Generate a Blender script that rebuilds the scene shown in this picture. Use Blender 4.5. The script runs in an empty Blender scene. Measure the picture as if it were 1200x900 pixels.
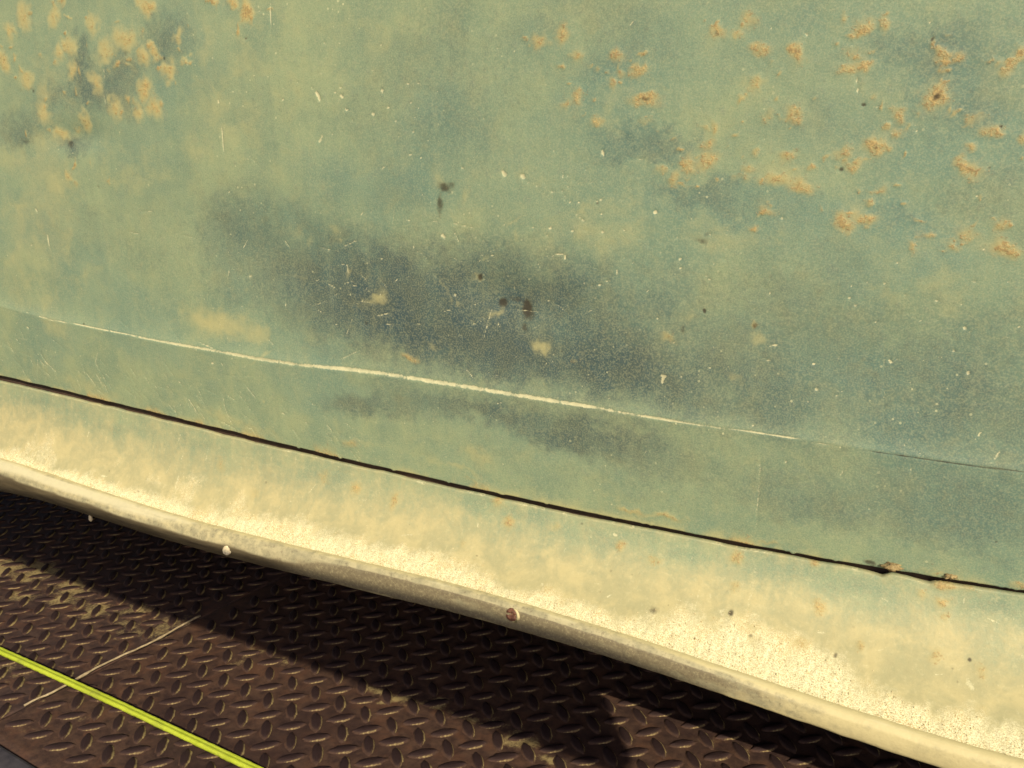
import bpy, math
import numpy as np

# ------------------------------------------------------------------ camera
F_PX = 1000.0                                   # focal length for a 1200 px wide picture
YAW, PITCH, ROLL = math.radians(26.0), math.radians(14.92), math.radians(0.81)
CAM = np.array([0.0, 0.0, 0.5396])              # metres above the trailer deck
SUN = np.array([0.85, -1.20, 1.0]); SUN /= np.linalg.norm(SUN)   # towards the sun
SC = bpy.context.scene
COL = SC.collection

def cam_axes():
    cy, sy, cp, sp = math.cos(YAW), math.sin(YAW), math.cos(PITCH), math.sin(PITCH)
    fwd = np.array([-sy*cp, cy*cp, -sp]); right = np.array([cy, sy, 0.0]); down = np.cross(fwd, right)
    c, s = math.cos(ROLL), math.sin(ROLL)
    return np.array([c*right + s*down, -s*right + c*down, fwd])
AX = cam_axes()
cd = bpy.data.cameras.new('camera'); co = bpy.data.objects.new('camera', cd); COL.objects.link(co)
cd.sensor_width = 36.0; cd.lens = 36.0*F_PX/1200.0; cd.clip_start = 0.01; cd.clip_end = 200.0
import mathutils
M = mathutils.Matrix.Identity(4)
for r in range(3):
    M[r][0] = AX[0][r]; M[r][1] = -AX[1][r]; M[r][2] = -AX[2][r]; M[r][3] = CAM[r]
co.matrix_world = M
SC.camera = co

# ------------------------------------------------------------------ daylight
W = bpy.data.worlds.new('World'); SC.world = W; W.use_nodes = True
wn = W.node_tree; wn.nodes.clear()
sky = wn.nodes.new('ShaderNodeTexSky'); sky.sky_type = 'NISHITA'; sky.sun_disc = False
sky.sun_elevation = math.asin(SUN[2]); sky.sun_rotation = math.atan2(SUN[0], SUN[1])
sky.dust_density = 3.0; sky.air_density = 1.0
bg = wn.nodes.new('ShaderNodeBackground'); bg.inputs[1].default_value = 0.08
wo = wn.nodes.new('ShaderNodeOutputWorld')
wn.links.new(sky.outputs[0], bg.inputs[0]); wn.links.new(bg.outputs[0], wo.inputs[0])
ld = bpy.data.lights.new('sun', 'SUN'); ld.energy = 4.7; ld.angle = math.radians(0.27); ld.color = (1.0, 0.87, 0.58)
lo = bpy.data.objects.new('sun', ld); COL.objects.link(lo)
lo.rotation_euler = mathutils.Vector(SUN).to_track_quat('Z', 'Y').to_euler()
lo.location = (1.0, -1.5, 3.0)
SC.view_settings.view_transform = 'Standard'; SC.view_settings.look = 'None'
SC.view_settings.exposure = 0.0; SC.view_settings.gamma = 1.0; SC.view_settings.use_curve_mapping = False

# ------------------------------------------------------------------ helpers
rng = np.random.default_rng(7)
def ray(x, y): return AX.T @ np.array([(x-600)/F_PX, (y-450)/F_PX, 1.0])
def at_z(x, y, z):
    d = ray(x, y); return CAM + d*((z-CAM[2])/d[2])
def at_y(x, y, fy):                              # photograph point on the upright surface Y = fy(x, z)
    d = ray(x, y); Y = 0.55
    for _ in range(25):
        p = CAM + d*(Y/d[1]); Y = float(fy(p[0], p[2]))
    return CAM + d*(Y/d[1])
def project(p):
    c = (np.asarray(p)-CAM) @ AX.T
    return 600+F_PX*c[..., 0]/c[..., 2], 450+F_PX*c[..., 1]/c[..., 2], c[..., 2]

def vnoise(x, y, seed=0):
    r = np.random.default_rng(seed); T = r.random((256, 256))
    xi = np.floor(x).astype(int); yi = np.floor(y).astype(int)
    fx = x-xi; fy = y-yi; fx = fx*fx*(3-2*fx); fy = fy*fy*(3-2*fy)
    g = lambda a, b: T[a & 255, b & 255]
    return (g(xi, yi)*(1-fx)+g(xi+1, yi)*fx)*(1-fy) + (g(xi, yi+1)*(1-fx)+g(xi+1, yi+1)*fx)*fy
def fbm(x, y, seed=0, octv=4):
    s = 0; a = 0.5; n = 0
    for k in range(octv):
        c_, s_ = math.cos(0.6+1.1*k), math.sin(0.6+1.1*k)
        s = s + a*vnoise((c_*x-s_*y)*2**k+17.3*k, (s_*x+c_*y)*2**k+5.1*k, seed+k); n += a; a *= 0.5
    return s/n
def sstep(a, b, x):
    t = np.clip((x-a)/(b-a), 0, 1); return t*t*(3-2*t)

def link(name, me, parent=None, mat=None):
    o = bpy.data.objects.new(name, me); COL.objects.link(o)
    if parent: o.parent = parent
    if mat and me is not None and not me.materials: me.materials.append(mat)
    return o
def tag(o, label=None, cat=None, group=None, kind=None):
    if label: o['label'] = label
    if cat: o['category'] = cat
    if group: o['group'] = group
    if kind: o['kind'] = kind
    return o
def mesh_from(name, co_, quads, smooth=True, tris=None):
    me = bpy.data.meshes.new(name)
    co_ = np.asarray(co_, dtype=np.float32); quads = np.asarray(quads, dtype=np.int32).reshape(-1, 4)
    nt = 0 if tris is None else len(tris)
    me.vertices.add(len(co_)); me.vertices.foreach_set('co', co_.ravel())
    loops = quads.ravel(); starts = np.arange(len(quads), dtype=np.int32)*4
    if nt:
        tris = np.asarray(tris, dtype=np.int32)
        starts = np.concatenate([starts, len(loops)+np.arange(nt, dtype=np.int32)*3]); loops = np.concatenate([loops, tris.ravel()])
    me.loops.add(len(loops)); me.loops.foreach_set('vertex_index', loops.astype(np.int32))
    me.polygons.add(len(starts)); me.polygons.foreach_set('loop_start', starts.astype(np.int32))
    me.update(calc_edges=True); me.validate()
    me.polygons.foreach_set('use_smooth', np.full(len(me.polygons), smooth))
    return me
def grid_quads(nu, nv, flip=False):
    a = (np.arange(nu-1)[:, None]*nv + np.arange(nv-1)[None, :]).ravel()
    q = np.stack([a, a+nv, a+nv+1, a+1], 1)
    return q[:, ::-1] if flip else q
def add_attr(me, name, rgb):
    at = me.attributes.new(name, 'FLOAT_COLOR', 'POINT')
    c = np.ones((len(me.vertices), 4), dtype=np.float32); c[:, :3] = rgb
    at.data.foreach_set('color', c.ravel())
def sweep(profile_fn, xs):
    """profile_fn(x) -> list of (X,Y,Z); joins the profiles along xs into one sheet."""
    P = np.array([profile_fn(x) for x in xs]); nu, nv = P.shape[:2]
    return P.reshape(-1, 3), grid_quads(nu, nv)

# ------------------------------------------------------------------ node helpers
class NB:
    def __init__(s, name):
        s.m = bpy.data.materials.new(name); s.m.use_nodes = True; s.t = s.m.node_tree; s.t.nodes.clear()
        s.out = s.t.nodes.new('ShaderNodeOutputMaterial'); s.b = s.t.nodes.new('ShaderNodeBsdfPrincipled')
        s.t.links.new(s.b.outputs[0], s.out.inputs[0])
        s.co = s.t.nodes.new('ShaderNodeTexCoord').outputs['Object']
    def put(s, sock, v):
        if hasattr(v, 'is_linked') or hasattr(v, 'links'): s.t.links.new(v, sock)
        else: sock.default_value = (*v, 1) if isinstance(v, tuple) and len(v) == 3 and sock.type == 'RGBA' else v
    def mapc(s, scale=(1, 1, 1), rot=(0, 0, 0)):
        n = s.t.nodes.new('ShaderNodeMapping'); s.t.links.new(s.co, n.inputs[0])
        n.inputs['Scale'].default_value = scale; n.inputs['Rotation'].default_value = rot; return n.outputs[0]
    def noise(s, scale, detail=4, rough=0.55, co=None, dist=0.0, col=False):
        n = s.t.nodes.new('ShaderNodeTexNoise'); s.t.links.new(co or s.co, n.inputs['Vector'])
        n.inputs['Scale'].default_value = scale; n.inputs['Detail'].default_value = detail
        n.inputs['Roughness'].default_value = rough; n.inputs['Distortion'].default_value = dist
        return n.outputs['Color' if col else 'Fac']
    def voro(s, scale, feature='F1', out='Distance', rand=1.0):
        n = s.t.nodes.new('ShaderNodeTexVoronoi'); n.feature = feature; s.t.links.new(s.co, n.inputs['Vector'])
        n.inputs['Scale'].default_value = scale; n.inputs['Randomness'].default_value = rand; return n.outputs[out]
    def math(s, op, a, b=0.0, c=None, clamp=False):
        n = s.t.nodes.new('ShaderNodeMath'); n.operation = op; n.use_clamp = clamp
        s.put(n.inputs[0], a); s.put(n.inputs[1], b)
        if c is not None: s.put(n.inputs[2], c)
        return n.outputs[0]
    def ramp(s, v, a, b, lo=0.0, hi=1.0):
        n = s.t.nodes.new('ShaderNodeMapRange'); n.interpolation_type = 'SMOOTHSTEP'
        s.put(n.inputs[0], v); s.put(n.inputs[1], a); s.put(n.inputs[2], b); s.put(n.inputs[3], lo); s.put(n.inputs[4], hi)
        return n.outputs[0]
    def mix(s, f, a, b, mode='MIX'):
        n = s.t.nodes.new('ShaderNodeMix'); n.data_type = 'RGBA'; n.blend_type = mode
        s.put(n.inputs[0], f); s.put(n.inputs[6], a); s.put(n.inputs[7], b); return n.outputs[2]
    def attr(s, name):
        n = s.t.nodes.new('ShaderNodeAttribute'); n.attribute_name = name
        sp = s.t.nodes.new('ShaderNodeSeparateColor'); s.t.links.new(n.outputs['Color'], sp.inputs[0]); return sp.outputs
    def sep(s, col):
        sp = s.t.nodes.new('ShaderNodeSeparateColor'); s.put(sp.inputs[0], col); return sp.outputs
    def bump(s, h, strength=0.3, dist=0.001, prev=None):
        n = s.t.nodes.new('ShaderNodeBump'); n.inputs['Strength'].default_value = strength; n.inputs['Distance'].default_value = dist
        s.put(n.inputs['Height'], h)
        if prev is not None: s.t.links.new(prev, n.inputs['Normal'])
        return n.outputs[0]
    def fin(s, col, rough=0.5, spec=0.5, metal=0.0, nrm=None):
        s.put(s.b.inputs['Base Color'], col); s.put(s.b.inputs['Roughness'], rough)
        s.put(s.b.inputs['Specular IOR Level'], spec); s.put(s.b.inputs['Metallic'], metal)
        if nrm is not None: s.t.links.new(nrm, s.b.inputs['Normal'])
        return s.m

def masked(n, raw, noise_amt, lo, hi, nz):
    """attribute mask broken up by noise: smoothstep(lo,hi, raw + (nz-.5)*amt) * (raw>0)"""
    v = n.math('MULTIPLY_ADD', n.math('SUBTRACT', nz, 0.5), noise_amt, raw)
    return n.math('MULTIPLY', n.ramp(v, lo, hi), n.ramp(raw, 0.02, 0.15))

def mat_paint(name, flare=False):
    n = NB(name)
    A = n.attr('wear_light_a'); B = n.attr('wear_b')          # A: dark, rust, pale   B: chip, dark marks, dust
    fine = n.noise(900, 3, 0.6); mid = n.noise(160, 5, 0.62); big = n.noise(16, 5, 0.6); cl = n.noise(45, 5, 0.65, dist=0.4)
    mid2 = n.noise(310, 4, 0.7)
    green = n.mix(n.ramp(big, 0.34, 0.66), (0.195, 0.275, 0.200), (0.280, 0.350, 0.225))
    green = n.mix(n.math('MULTIPLY', B[2], n.ramp(cl, 0.3, 0.7, 0.55, 1.0)), green, (0.125, 0.235, 0.215))
    green = n.mix(n.ramp(cl, 0.42, 0.74, 0, 0.5), green, (0.345, 0.375, 0.220))
    green = n.mix(n.ramp(mid, 0.55, 0.75, 0, 0.35), green, (0.190, 0.245, 0.215))
    dk = n.math('MULTIPLY_ADD', n.math('SUBTRACT', cl, 0.5), 0.35, A[0])
    dk = n.math('MULTIPLY_ADD', n.math('SUBTRACT', mid2, 0.5), 0.5, dk)
    dark = n.mix(n.ramp(cl, 0.4, 0.6), (0.042, 0.078, 0.100), (0.066, 0.096, 0.098))
    col = n.mix(n.math('MULTIPLY', n.ramp(dk, -0.02, 1.0), n.ramp(A[0], 0.02, 0.3)), green, dark)
    pl = masked(n, A[2], 0.7, 0.15, 0.95, cl)
    col = n.mix(n.math('MULTIPLY', pl, 0.75), col, (0.490, 0.450, 0.230))
    # fine mottling
    col = n.mix(n.ramp(fine, 0.42, 0.66, 0.0, 0.30), col, (0.46, 0.47, 0.30))
    col = n.mix(n.ramp(n.noise(1500, 2, 0.6), 0.52, 0.70, 0.0, 0.35), col, (0.10, 0.13, 0.12))
    col = n.mix(n.ramp(mid2, 0.56, 0.74, 0.0, 0.30), col, (0.12, 0.150, 0.130))
    drip = n.noise(1.0, 4, 0.6, co=n.mapc((120, 8, 8)))
    col = n.mix(n.ramp(drip, 0.5, 0.75, 0.0, 0.12), col, (0.38, 0.39, 0.24)); col = n.mix(n.ramp(drip, 0.5, 0.25, 0.0, 0.12), col, (0.13, 0.17, 0.15))
    # flung specks of old pale paint
    spk = n.voro(210); rs = n.sep(n.voro(210, out='Color'))
    sz = n.ramp(rs[0], 0.66, 1.0, 0.0, 0.19)
    sk = n.math('MULTIPLY', n.math('LESS_THAN', spk, sz), n.ramp(n.noise(7, 3), 0.42, 0.62))
    col = n.mix(n.math('MULTIPLY', sk, n.ramp(rs[1], 0, 1, 0.2, 0.7)), col, (0.62, 0.62, 0.40))
    if flare:
        du = n.math('MULTIPLY_ADD', n.math('SUBTRACT', cl, 0.5), 0.38, B[2])
        du = n.math('MULTIPLY_ADD', n.math('SUBTRACT', mid, 0.5), 0.5, du)
        streak = n.noise(1.0, 4, 0.6, co=n.mapc((140, 12, 12)))
        du = n.math('MULTIPLY_ADD', n.math('SUBTRACT', streak, 0.5), 0.6, du); du = n.math('MULTIPLY_ADD', n.math('SUBTRACT', mid2, 0.5), 0.6, du)
        col = n.mix(n.math('MULTIPLY', n.ramp(du, -0.25, 0.95), 0.88), col, n.mix(n.ramp(cl, 0.35, 0.65), (0.405, 0.370, 0.215), (0.520, 0.450, 0.250)))
        dn = n.math('MULTIPLY_ADD', n.math('SUBTRACT', mid2, 0.5), 0.9, A[2])
        col = n.mix(n.math('MULTIPLY', n.ramp(dn, 0.10, 1.0), 0.95), col, n.mix(n.ramp(n.noise(1300, 2, 0.6), .38, .60), n.mix(n.ramp(cl, .45, .65), (0.52, 0.46, 0.29), (0.50, 0.36, 0.17)), (0.84, 0.79, 0.57)))
    if flare:
        m3 = n.noise(240, 4, 0.7); col = n.mix(n.ramp(m3, .54, .70, 0, .20), col, (0.27, 0.25, 0.155)); col = n.mix(n.ramp(m3, .46, .32, 0, .25), col, (0.60, 0.54, 0.33))
    rz = n.math('ADD', n.math('MULTIPLY', mid2, 0.55), n.math('MULTIPLY', n.noise(620, 3, 0.7), 0.45))
    rmask = masked(n, A[1], 3.2, 0.45, 1.0, rz)
    halo = n.ramp(n.math('MULTIPLY_ADD', n.math('SUBTRACT', mid, 0.5), 0.5, A[1]), 0.05, 0.75, 0.0, 0.62)
    col = n.mix(halo, col, (0.45, 0.365, 0.165))
    rcol = n.mix(n.ramp(n.noise(420, 3, 0.7), 0.38, 0.64), (0.24, 0.140, 0.070), (0.56, 0.385, 0.165))
    col = n.mix(n.math('MULTIPLY', rmask, 0.60), col, rcol)
    so = masked(n, B[1], 0.9, 0.25, 0.8, mid)
    col = n.mix(n.math('MULTIPLY', so, 0.85), col, (0.045, 0.036, 0.026))
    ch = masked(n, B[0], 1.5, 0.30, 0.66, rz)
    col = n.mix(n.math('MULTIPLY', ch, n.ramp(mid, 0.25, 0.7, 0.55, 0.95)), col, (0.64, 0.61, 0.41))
    h = n.math('ADD', n.math('MULTIPLY', mid2, 0.5), n.math('MULTIPLY', rmask, 1.2))
    h = n.math('ADD', h, n.math('MULTIPLY', ch, -0.6)); h = n.math('ADD', h, n.math('MULTIPLY', sk, 0.7))
    nr = n.bump(h, 0.35, 0.0006)
    nr = n.bump(n.math('MULTIPLY', mid, 1.0), 0.22, 0.0012, nr)
    rough = n.math('ADD', n.ramp(mid, 0.3, 0.7, 0.42, 0.58), n.math('MULTIPLY', rmask, 0.25), clamp=True)
    return n.fin(col, rough, 0.42, 0.0, nr)

def mat_trim():
    n = NB('worn_edge_metal')
    A = n.attr('wear_light_a')                                  # paint left, brown grime and darker underside, bare
    mid = n.noise(120, 5, 0.65); fine = n.noise(700, 4, 0.65); str_ = n.noise(1.0, 5, 0.6, co=n.mapc((22, 160, 160)))
    col = n.mix(n.ramp(mid, 0.35, 0.65), (0.31, 0.285, 0.190), (0.47, 0.420, 0.270))
    g = n.math('MULTIPLY_ADD', n.math('SUBTRACT', str_, 0.5), 0.9, A[1]); g = n.math('MULTIPLY_ADD', n.math('SUBTRACT', mid, 0.5), 0.8, g)
    col = n.mix(n.math('MULTIPLY', n.ramp(g, 0.25, 0.75), 0.85), col, n.mix(fine, (0.105, 0.080, 0.056), (0.235, 0.195, 0.125)))
    sp_ = n.noise(420, 3, 0.7); col = n.mix(n.ramp(sp_, .52, .68, 0, .45), col, (0.42, 0.37, 0.23)); col = n.mix(n.ramp(sp_, .46, .32, 0, .5), col, (0.13, 0.100, 0.070))
    p = n.math('MULTIPLY_ADD', n.math('SUBTRACT', mid, 0.5), 0.8, A[0])
    col = n.mix(n.math('MULTIPLY', n.ramp(p, 0.35, 0.8), 0.8), col, (0.62, 0.54, 0.31))
    b = n.ramp(n.math('MULTIPLY_ADD', n.math('SUBTRACT', str_, 0.5), 0.7, A[2]), 0.3, 0.75)
    col = n.mix(n.math('MULTIPLY', b, 0.8), col, (0.74, 0.68, 0.47))
    col = n.mix(n.ramp(fine, 0.62, 0.72, 0, 0.5), col, (0.62, 0.55, 0.34))
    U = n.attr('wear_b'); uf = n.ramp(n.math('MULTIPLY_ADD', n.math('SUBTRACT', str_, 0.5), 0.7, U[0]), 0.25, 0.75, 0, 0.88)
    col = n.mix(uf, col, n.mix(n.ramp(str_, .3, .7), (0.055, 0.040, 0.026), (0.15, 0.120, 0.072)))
    nr = n.bump(n.math('ADD', n.math('MULTIPLY', fine, 0.5), mid), 0.3, 0.0012)
    return n.fin(col, n.math('SUBTRACT', 0.55, n.math('MULTIPLY', b, 0.2)), 0.5, n.math('MULTIPLY', b, 0.15), nr)

def mat_deck(name, c1, c2, lug=False):
    n = NB(name)
    A = n.attr('wear_light_a')                                  # dust (on lugs, painted sunlit rims too), damp/dark, rust
    mid = n.noise(90, 5, 0.65); fine = n.noise(600, 4, 0.65); big = n.noise(9, 5, 0.6); cl = n.noise(38, 5, 0.65, dist=0.5)
    col = n.mix(n.ramp(mid, 0.3, 0.7), c1, c2)
    col = n.mix(n.ramp(cl, 0.45, 0.68, 0, 0.6), col, (0.125, 0.062, 0.042))
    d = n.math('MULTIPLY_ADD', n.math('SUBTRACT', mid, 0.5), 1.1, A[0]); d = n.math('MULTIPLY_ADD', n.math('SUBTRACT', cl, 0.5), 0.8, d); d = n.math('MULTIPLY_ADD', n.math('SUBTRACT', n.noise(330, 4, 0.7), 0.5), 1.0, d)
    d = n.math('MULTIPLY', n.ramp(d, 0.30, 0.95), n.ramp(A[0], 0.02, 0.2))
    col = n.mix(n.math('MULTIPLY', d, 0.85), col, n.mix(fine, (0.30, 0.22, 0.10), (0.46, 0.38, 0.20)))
    col = n.mix(n.ramp(A[1], 0.0, 1.0), col, (0.033, 0.020, 0.022))
    col = n.mix(n.ramp(fine, 0.68, 0.80, 0, 0.35), col, (0.26, 0.17, 0.11))
    nr = n.bump(n.math('ADD', n.math('MULTIPLY', fine, 0.6), mid), 0.6, 0.0011)
    return n.fin(col, n.ramp(mid, 0.3, 0.7, *((0.62, 0.82) if lug else (0.6, 0.8))), 0.09 if lug else 0.16, 0.0, nr)

def mat_plain(name, c1, c2, scale=200, rough=0.7, spec=0.4, bump=0.4, metal=0.0):
    n = NB(name); a = n.noise(scale, 5, 0.65)
    return n.fin(n.mix(n.ramp(a, 0.3, 0.7), c1, c2), rough, spec, metal, n.bump(a, bump, 0.001))

MP = mat_paint('weathered_door_paint'); MF = mat_paint('dusty_sill_paint', True); MT = mat_trim()
MD1 = mat_deck('brown_tread_plate', (0.041, 0.0245, 0.024), (0.093, 0.054, 0.042))
MD2 = mat_deck('dark_tread_plate', (0.039, 0.0255, 0.028), (0.080, 0.050, 0.045))
ML = mat_deck('tread_lug_steel', (0.046, 0.027, 0.025), (0.094, 0.056, 0.044), True)
MBLK = mat_plain('dark_underbody', (0.035, 0.022, 0.020), (0.075, 0.045, 0.036), 60, 0.8)
MRUST = mat_plain('rusty_screw', (0.06, 0.022, 0.016), (0.20, 0.085, 0.055), 500, 0.6, 0.5)
MBRT = mat_plain('bright_screw', (0.62, 0.50, 0.33), (0.85, 0.75, 0.52), 500, 0.4, 0.6)
MDIRT = mat_plain('dry_dirt', (0.20, 0.14, 0.07), (0.42, 0.33, 0.18), 500, 0.9, 0.2, 0.8)
MSAND = mat_plain('pale_sand', (0.34, 0.26, 0.14), (0.80, 0.72, 0.48), 260, 0.8, 0.4, 0.3)
MBEAD = mat_plain('pale_bead', (0.26, 0.20, 0.13), (0.52, 0.42, 0.28), 120, 0.6, 0.4, 0.4)
MRAIL = mat_plain('blue_grey_steel', (0.030, 0.027, 0.040), (0.065, 0.058, 0.075), 80, 0.5, 0.5, 0.4)
MWOOD = mat_plain('blocker_wood', (0.16, 0.12, 0.08), (0.26, 0.20, 0.13), 30, 0.8)

# ------------------------------------------------------------------ trailer deck (setting)
S = 0.034                                            # spacing of the tread pattern
DTH = math.radians(-5.8); DC, DS = math.cos(DTH), math.sin(DTH)
def d2w(u, v): return np.array([DC*u - DS*v, DS*u + DC*v])
def w2d(x, y): return np.array([DC*x + DS*y, -DS*x + DC*y])
deck = link('trailer_deck', None); tag(deck, kind='structure')
deck['label'] = 'brown and rusty steel tread plate deck below the vehicle'
seam_a = w2d(*at_z(30, 828, 0)[:2]); seam_b = w2d(*at_z(228, 728, 0)[:2])
def seam_u(v): return seam_a[0] + (seam_b[0]-seam_a[0])*(v-seam_a[1])/(seam_b[1]-seam_a[1])
V0 = float(np.mean([w2d(*at_z(0, 872, 0)[:2])[1], w2d(*at_z(35, 898, 0)[:2])[1]]))   # outer edge of the deck
V1 = 1.9; U0, U1 = -2.2, 1.2

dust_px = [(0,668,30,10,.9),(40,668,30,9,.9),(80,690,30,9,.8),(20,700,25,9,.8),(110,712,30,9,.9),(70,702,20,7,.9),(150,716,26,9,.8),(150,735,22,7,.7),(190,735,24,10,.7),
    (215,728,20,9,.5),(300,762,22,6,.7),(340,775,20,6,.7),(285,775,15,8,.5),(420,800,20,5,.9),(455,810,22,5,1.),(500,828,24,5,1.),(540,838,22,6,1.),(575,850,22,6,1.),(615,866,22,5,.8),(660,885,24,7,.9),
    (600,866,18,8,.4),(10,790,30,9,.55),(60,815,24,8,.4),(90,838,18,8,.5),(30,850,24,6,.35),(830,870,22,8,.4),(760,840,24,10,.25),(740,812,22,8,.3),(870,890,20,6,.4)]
dust_w = []
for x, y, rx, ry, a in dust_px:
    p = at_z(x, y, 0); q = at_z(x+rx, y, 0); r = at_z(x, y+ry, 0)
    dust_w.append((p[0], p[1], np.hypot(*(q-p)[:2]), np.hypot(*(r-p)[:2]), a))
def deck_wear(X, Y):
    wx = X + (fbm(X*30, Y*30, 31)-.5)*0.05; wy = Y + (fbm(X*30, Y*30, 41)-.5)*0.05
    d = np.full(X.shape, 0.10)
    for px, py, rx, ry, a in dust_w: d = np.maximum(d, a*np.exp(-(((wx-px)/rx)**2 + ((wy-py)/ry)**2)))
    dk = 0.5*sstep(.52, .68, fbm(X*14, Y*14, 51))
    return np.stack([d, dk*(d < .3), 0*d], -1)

plates = []
for k in range(2):
    nv = 150; vs = np.linspace(V0, V1, nv); nu = 230; ts = np.linspace(0, 1, nu)
    sg = seam_u(vs)
    g = 0.0012
    uu = (U0 + (sg-g-U0)[None, :]*(ts[:, None]**0.8)) if k else (sg+g)[None, :] + (U1-sg-g)[None, :]*(ts[:, None]**1.25)
    vv = np.broadcast_to(vs[None, :], uu.shape)
    X = DC*uu - DS*vv; Y = DS*uu + DC*vv
    Z = (fbm(X*6, Y*6, 61)-.5)*0.0008 + (0 if k == 0 else -0.0006)
    top = np.stack([X, Y, Z], -1).reshape(-1, 3)
    bot = top.copy(); bot[:, 2] = -0.012
    q1 = grid_quads(nu, nv); q2 = grid_quads(nu, nv, True) + nu*nv
    idx = np.arange(nu*nv).reshape(nu, nv)
    ring = np.concatenate([idx[:, 0], idx[-1, 1:], idx[-2::-1, -1], idx[0, -2:0:-1]]); nx = np.roll(ring, -1)
    q3 = np.stack([ring, ring+nu*nv, nx+nu*nv, nx], 1)
    me = mesh_from('deck_plate', np.concatenate([top, bot]), np.concatenate([q1, q2, q3]))
    aw = deck_wear(X, Y).reshape(-1, 3); add_attr(me, 'wear_light_a', np.concatenate([aw, aw*0]))
    pl = link('deck_plate', me, deck, (MD1, MD2)[k]); plates.append(pl)
    pl['label'] = ('brown rusty tread plate to the right of the joint', 'darker tread plate to the left of the joint')[k]

def lug_mesh(seed, flat):
    r = np.random.default_rng(seed); L, Wd, H = 0.375*S*1.08, 0.0051, 0.0021
    n = 18; rings = [(1.12, 1.28, -0.0006), (1.0, 1.0, 0.0003), (0.93, 0.84, 0.0014), (0.80, 0.66, H)]
    vs = []; at = []
    for q, (sl, sw, z) in enumerate(rings):
        for k in range(n):
            a = 2*math.pi*k/n; c, s_ = math.cos(a), math.sin(a)
            x = L*sl*np.sign(c)*abs(c)**0.9; y = Wd*sw*s_*abs(s_)**0.25*(1-0.25*abs(c)**3)
            j = 0.0003 if q else 0.0012
            vs.append((x + r.normal()*j, y + r.normal()*j*.6, z + r.normal()*0.00012))
            side = (0.60*max(0.0, -s_)**1.2 if flat else 0.08+0.95*max(0.0, s_ + 0.15*c)**0.9)  # paler rim on the sun-facing side: dust plus sunlight painted in
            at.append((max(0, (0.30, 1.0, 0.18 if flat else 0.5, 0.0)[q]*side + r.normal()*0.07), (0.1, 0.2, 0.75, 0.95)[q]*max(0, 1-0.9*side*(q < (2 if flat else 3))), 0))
    vs.append((0, 0, H)); at.append((0, 1, 0))
    quads = [(q*n+k, q*n+(k+1) % n, (q+1)*n+(k+1) % n, (q+1)*n+k) for q in range(len(rings)-1) for k in range(n)]
    tris = [((len(rings)-1)*n+k, (len(rings)-1)*n+(k+1) % n, len(vs)-1) for k in range(n)]
    return np.array(vs), np.array(quads), np.array(tris), np.clip(np.array(at), 0, 1)
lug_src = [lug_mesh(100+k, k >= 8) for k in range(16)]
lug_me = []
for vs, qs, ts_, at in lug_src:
    me = mesh_from('tread_lug', vs, qs, True, ts_); add_attr(me, 'wear_light_a', at); me.materials.append(ML); lug_me.append(me)

trim_bot_px = [(-200,520),(0,577),(60,592),(140,615),(240,648),(300,662),(450,698),(600,735),(700,767),(773,790),(907,833),(1040,880),(1200,940)]
tbx, tby = np.array(trim_bot_px, float).T
cand = []
offs = [(-23.322, 15.229), (-22.854, 14.829)]
for k, (ox, oy) in enumerate(offs):
    for i in range(-45, 62):
        for j in range(-30, 8):
            for h in (0, 1):
                u, v = (i+ox+0.5*h)*S, (-j-0.5*h+oy)*S
                if v < V0+0.012 or v > 1.15 or u < -1.75 or u > 0.42: continue
                if (u - seam_u(v) < 0.011) if k == 0 else (seam_u(v) - u < 0.011): continue
                w = d2w(u, v); a = DTH + (math.pi/4 if h else -math.pi/4)
                x, y, dep = project((w[0], w[1], 0))
                vis = (0 < x < 1200) and (0 < y < 900) and y > np.interp(x, tbx, tby)-3
                cand.append((-(1/dep) if vis else 1.0, k, w[0], w[1], a, h))
cand.sort(key=lambda c: c[0])
rest = ([], [])
for q, (sc, k, x, y, a, h) in enumerate(cand):
    m = int(rng.integers(8)) + 8*h; a += rng.normal()*0.045; sl = 1+rng.normal()*0.04; zz = (0.0002 if k == 0 else -0.0004)
    if q < 300 and sc < 0:
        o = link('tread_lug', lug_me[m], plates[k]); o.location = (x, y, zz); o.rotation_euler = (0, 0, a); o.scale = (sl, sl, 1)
    else: rest[k].append((x, y, zz, a, sl, m))
for k in range(2):
    vs, qs, ts_, at = [], [], [], []; b = 0
    for x, y, z, a, sl, m in rest[k]:
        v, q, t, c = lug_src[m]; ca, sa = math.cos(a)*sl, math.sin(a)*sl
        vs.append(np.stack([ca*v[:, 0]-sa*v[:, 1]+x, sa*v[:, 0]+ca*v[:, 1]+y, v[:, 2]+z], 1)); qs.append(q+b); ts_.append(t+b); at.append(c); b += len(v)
    me = mesh_from('tread_lug_rows', np.concatenate(vs), np.concatenate(qs), True, np.concatenate(ts_)); add_attr(me, 'wear_light_a', np.concatenate(at))
    tag(link('tread_lug_rows', me, plates[k], ML), kind='stuff')

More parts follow.
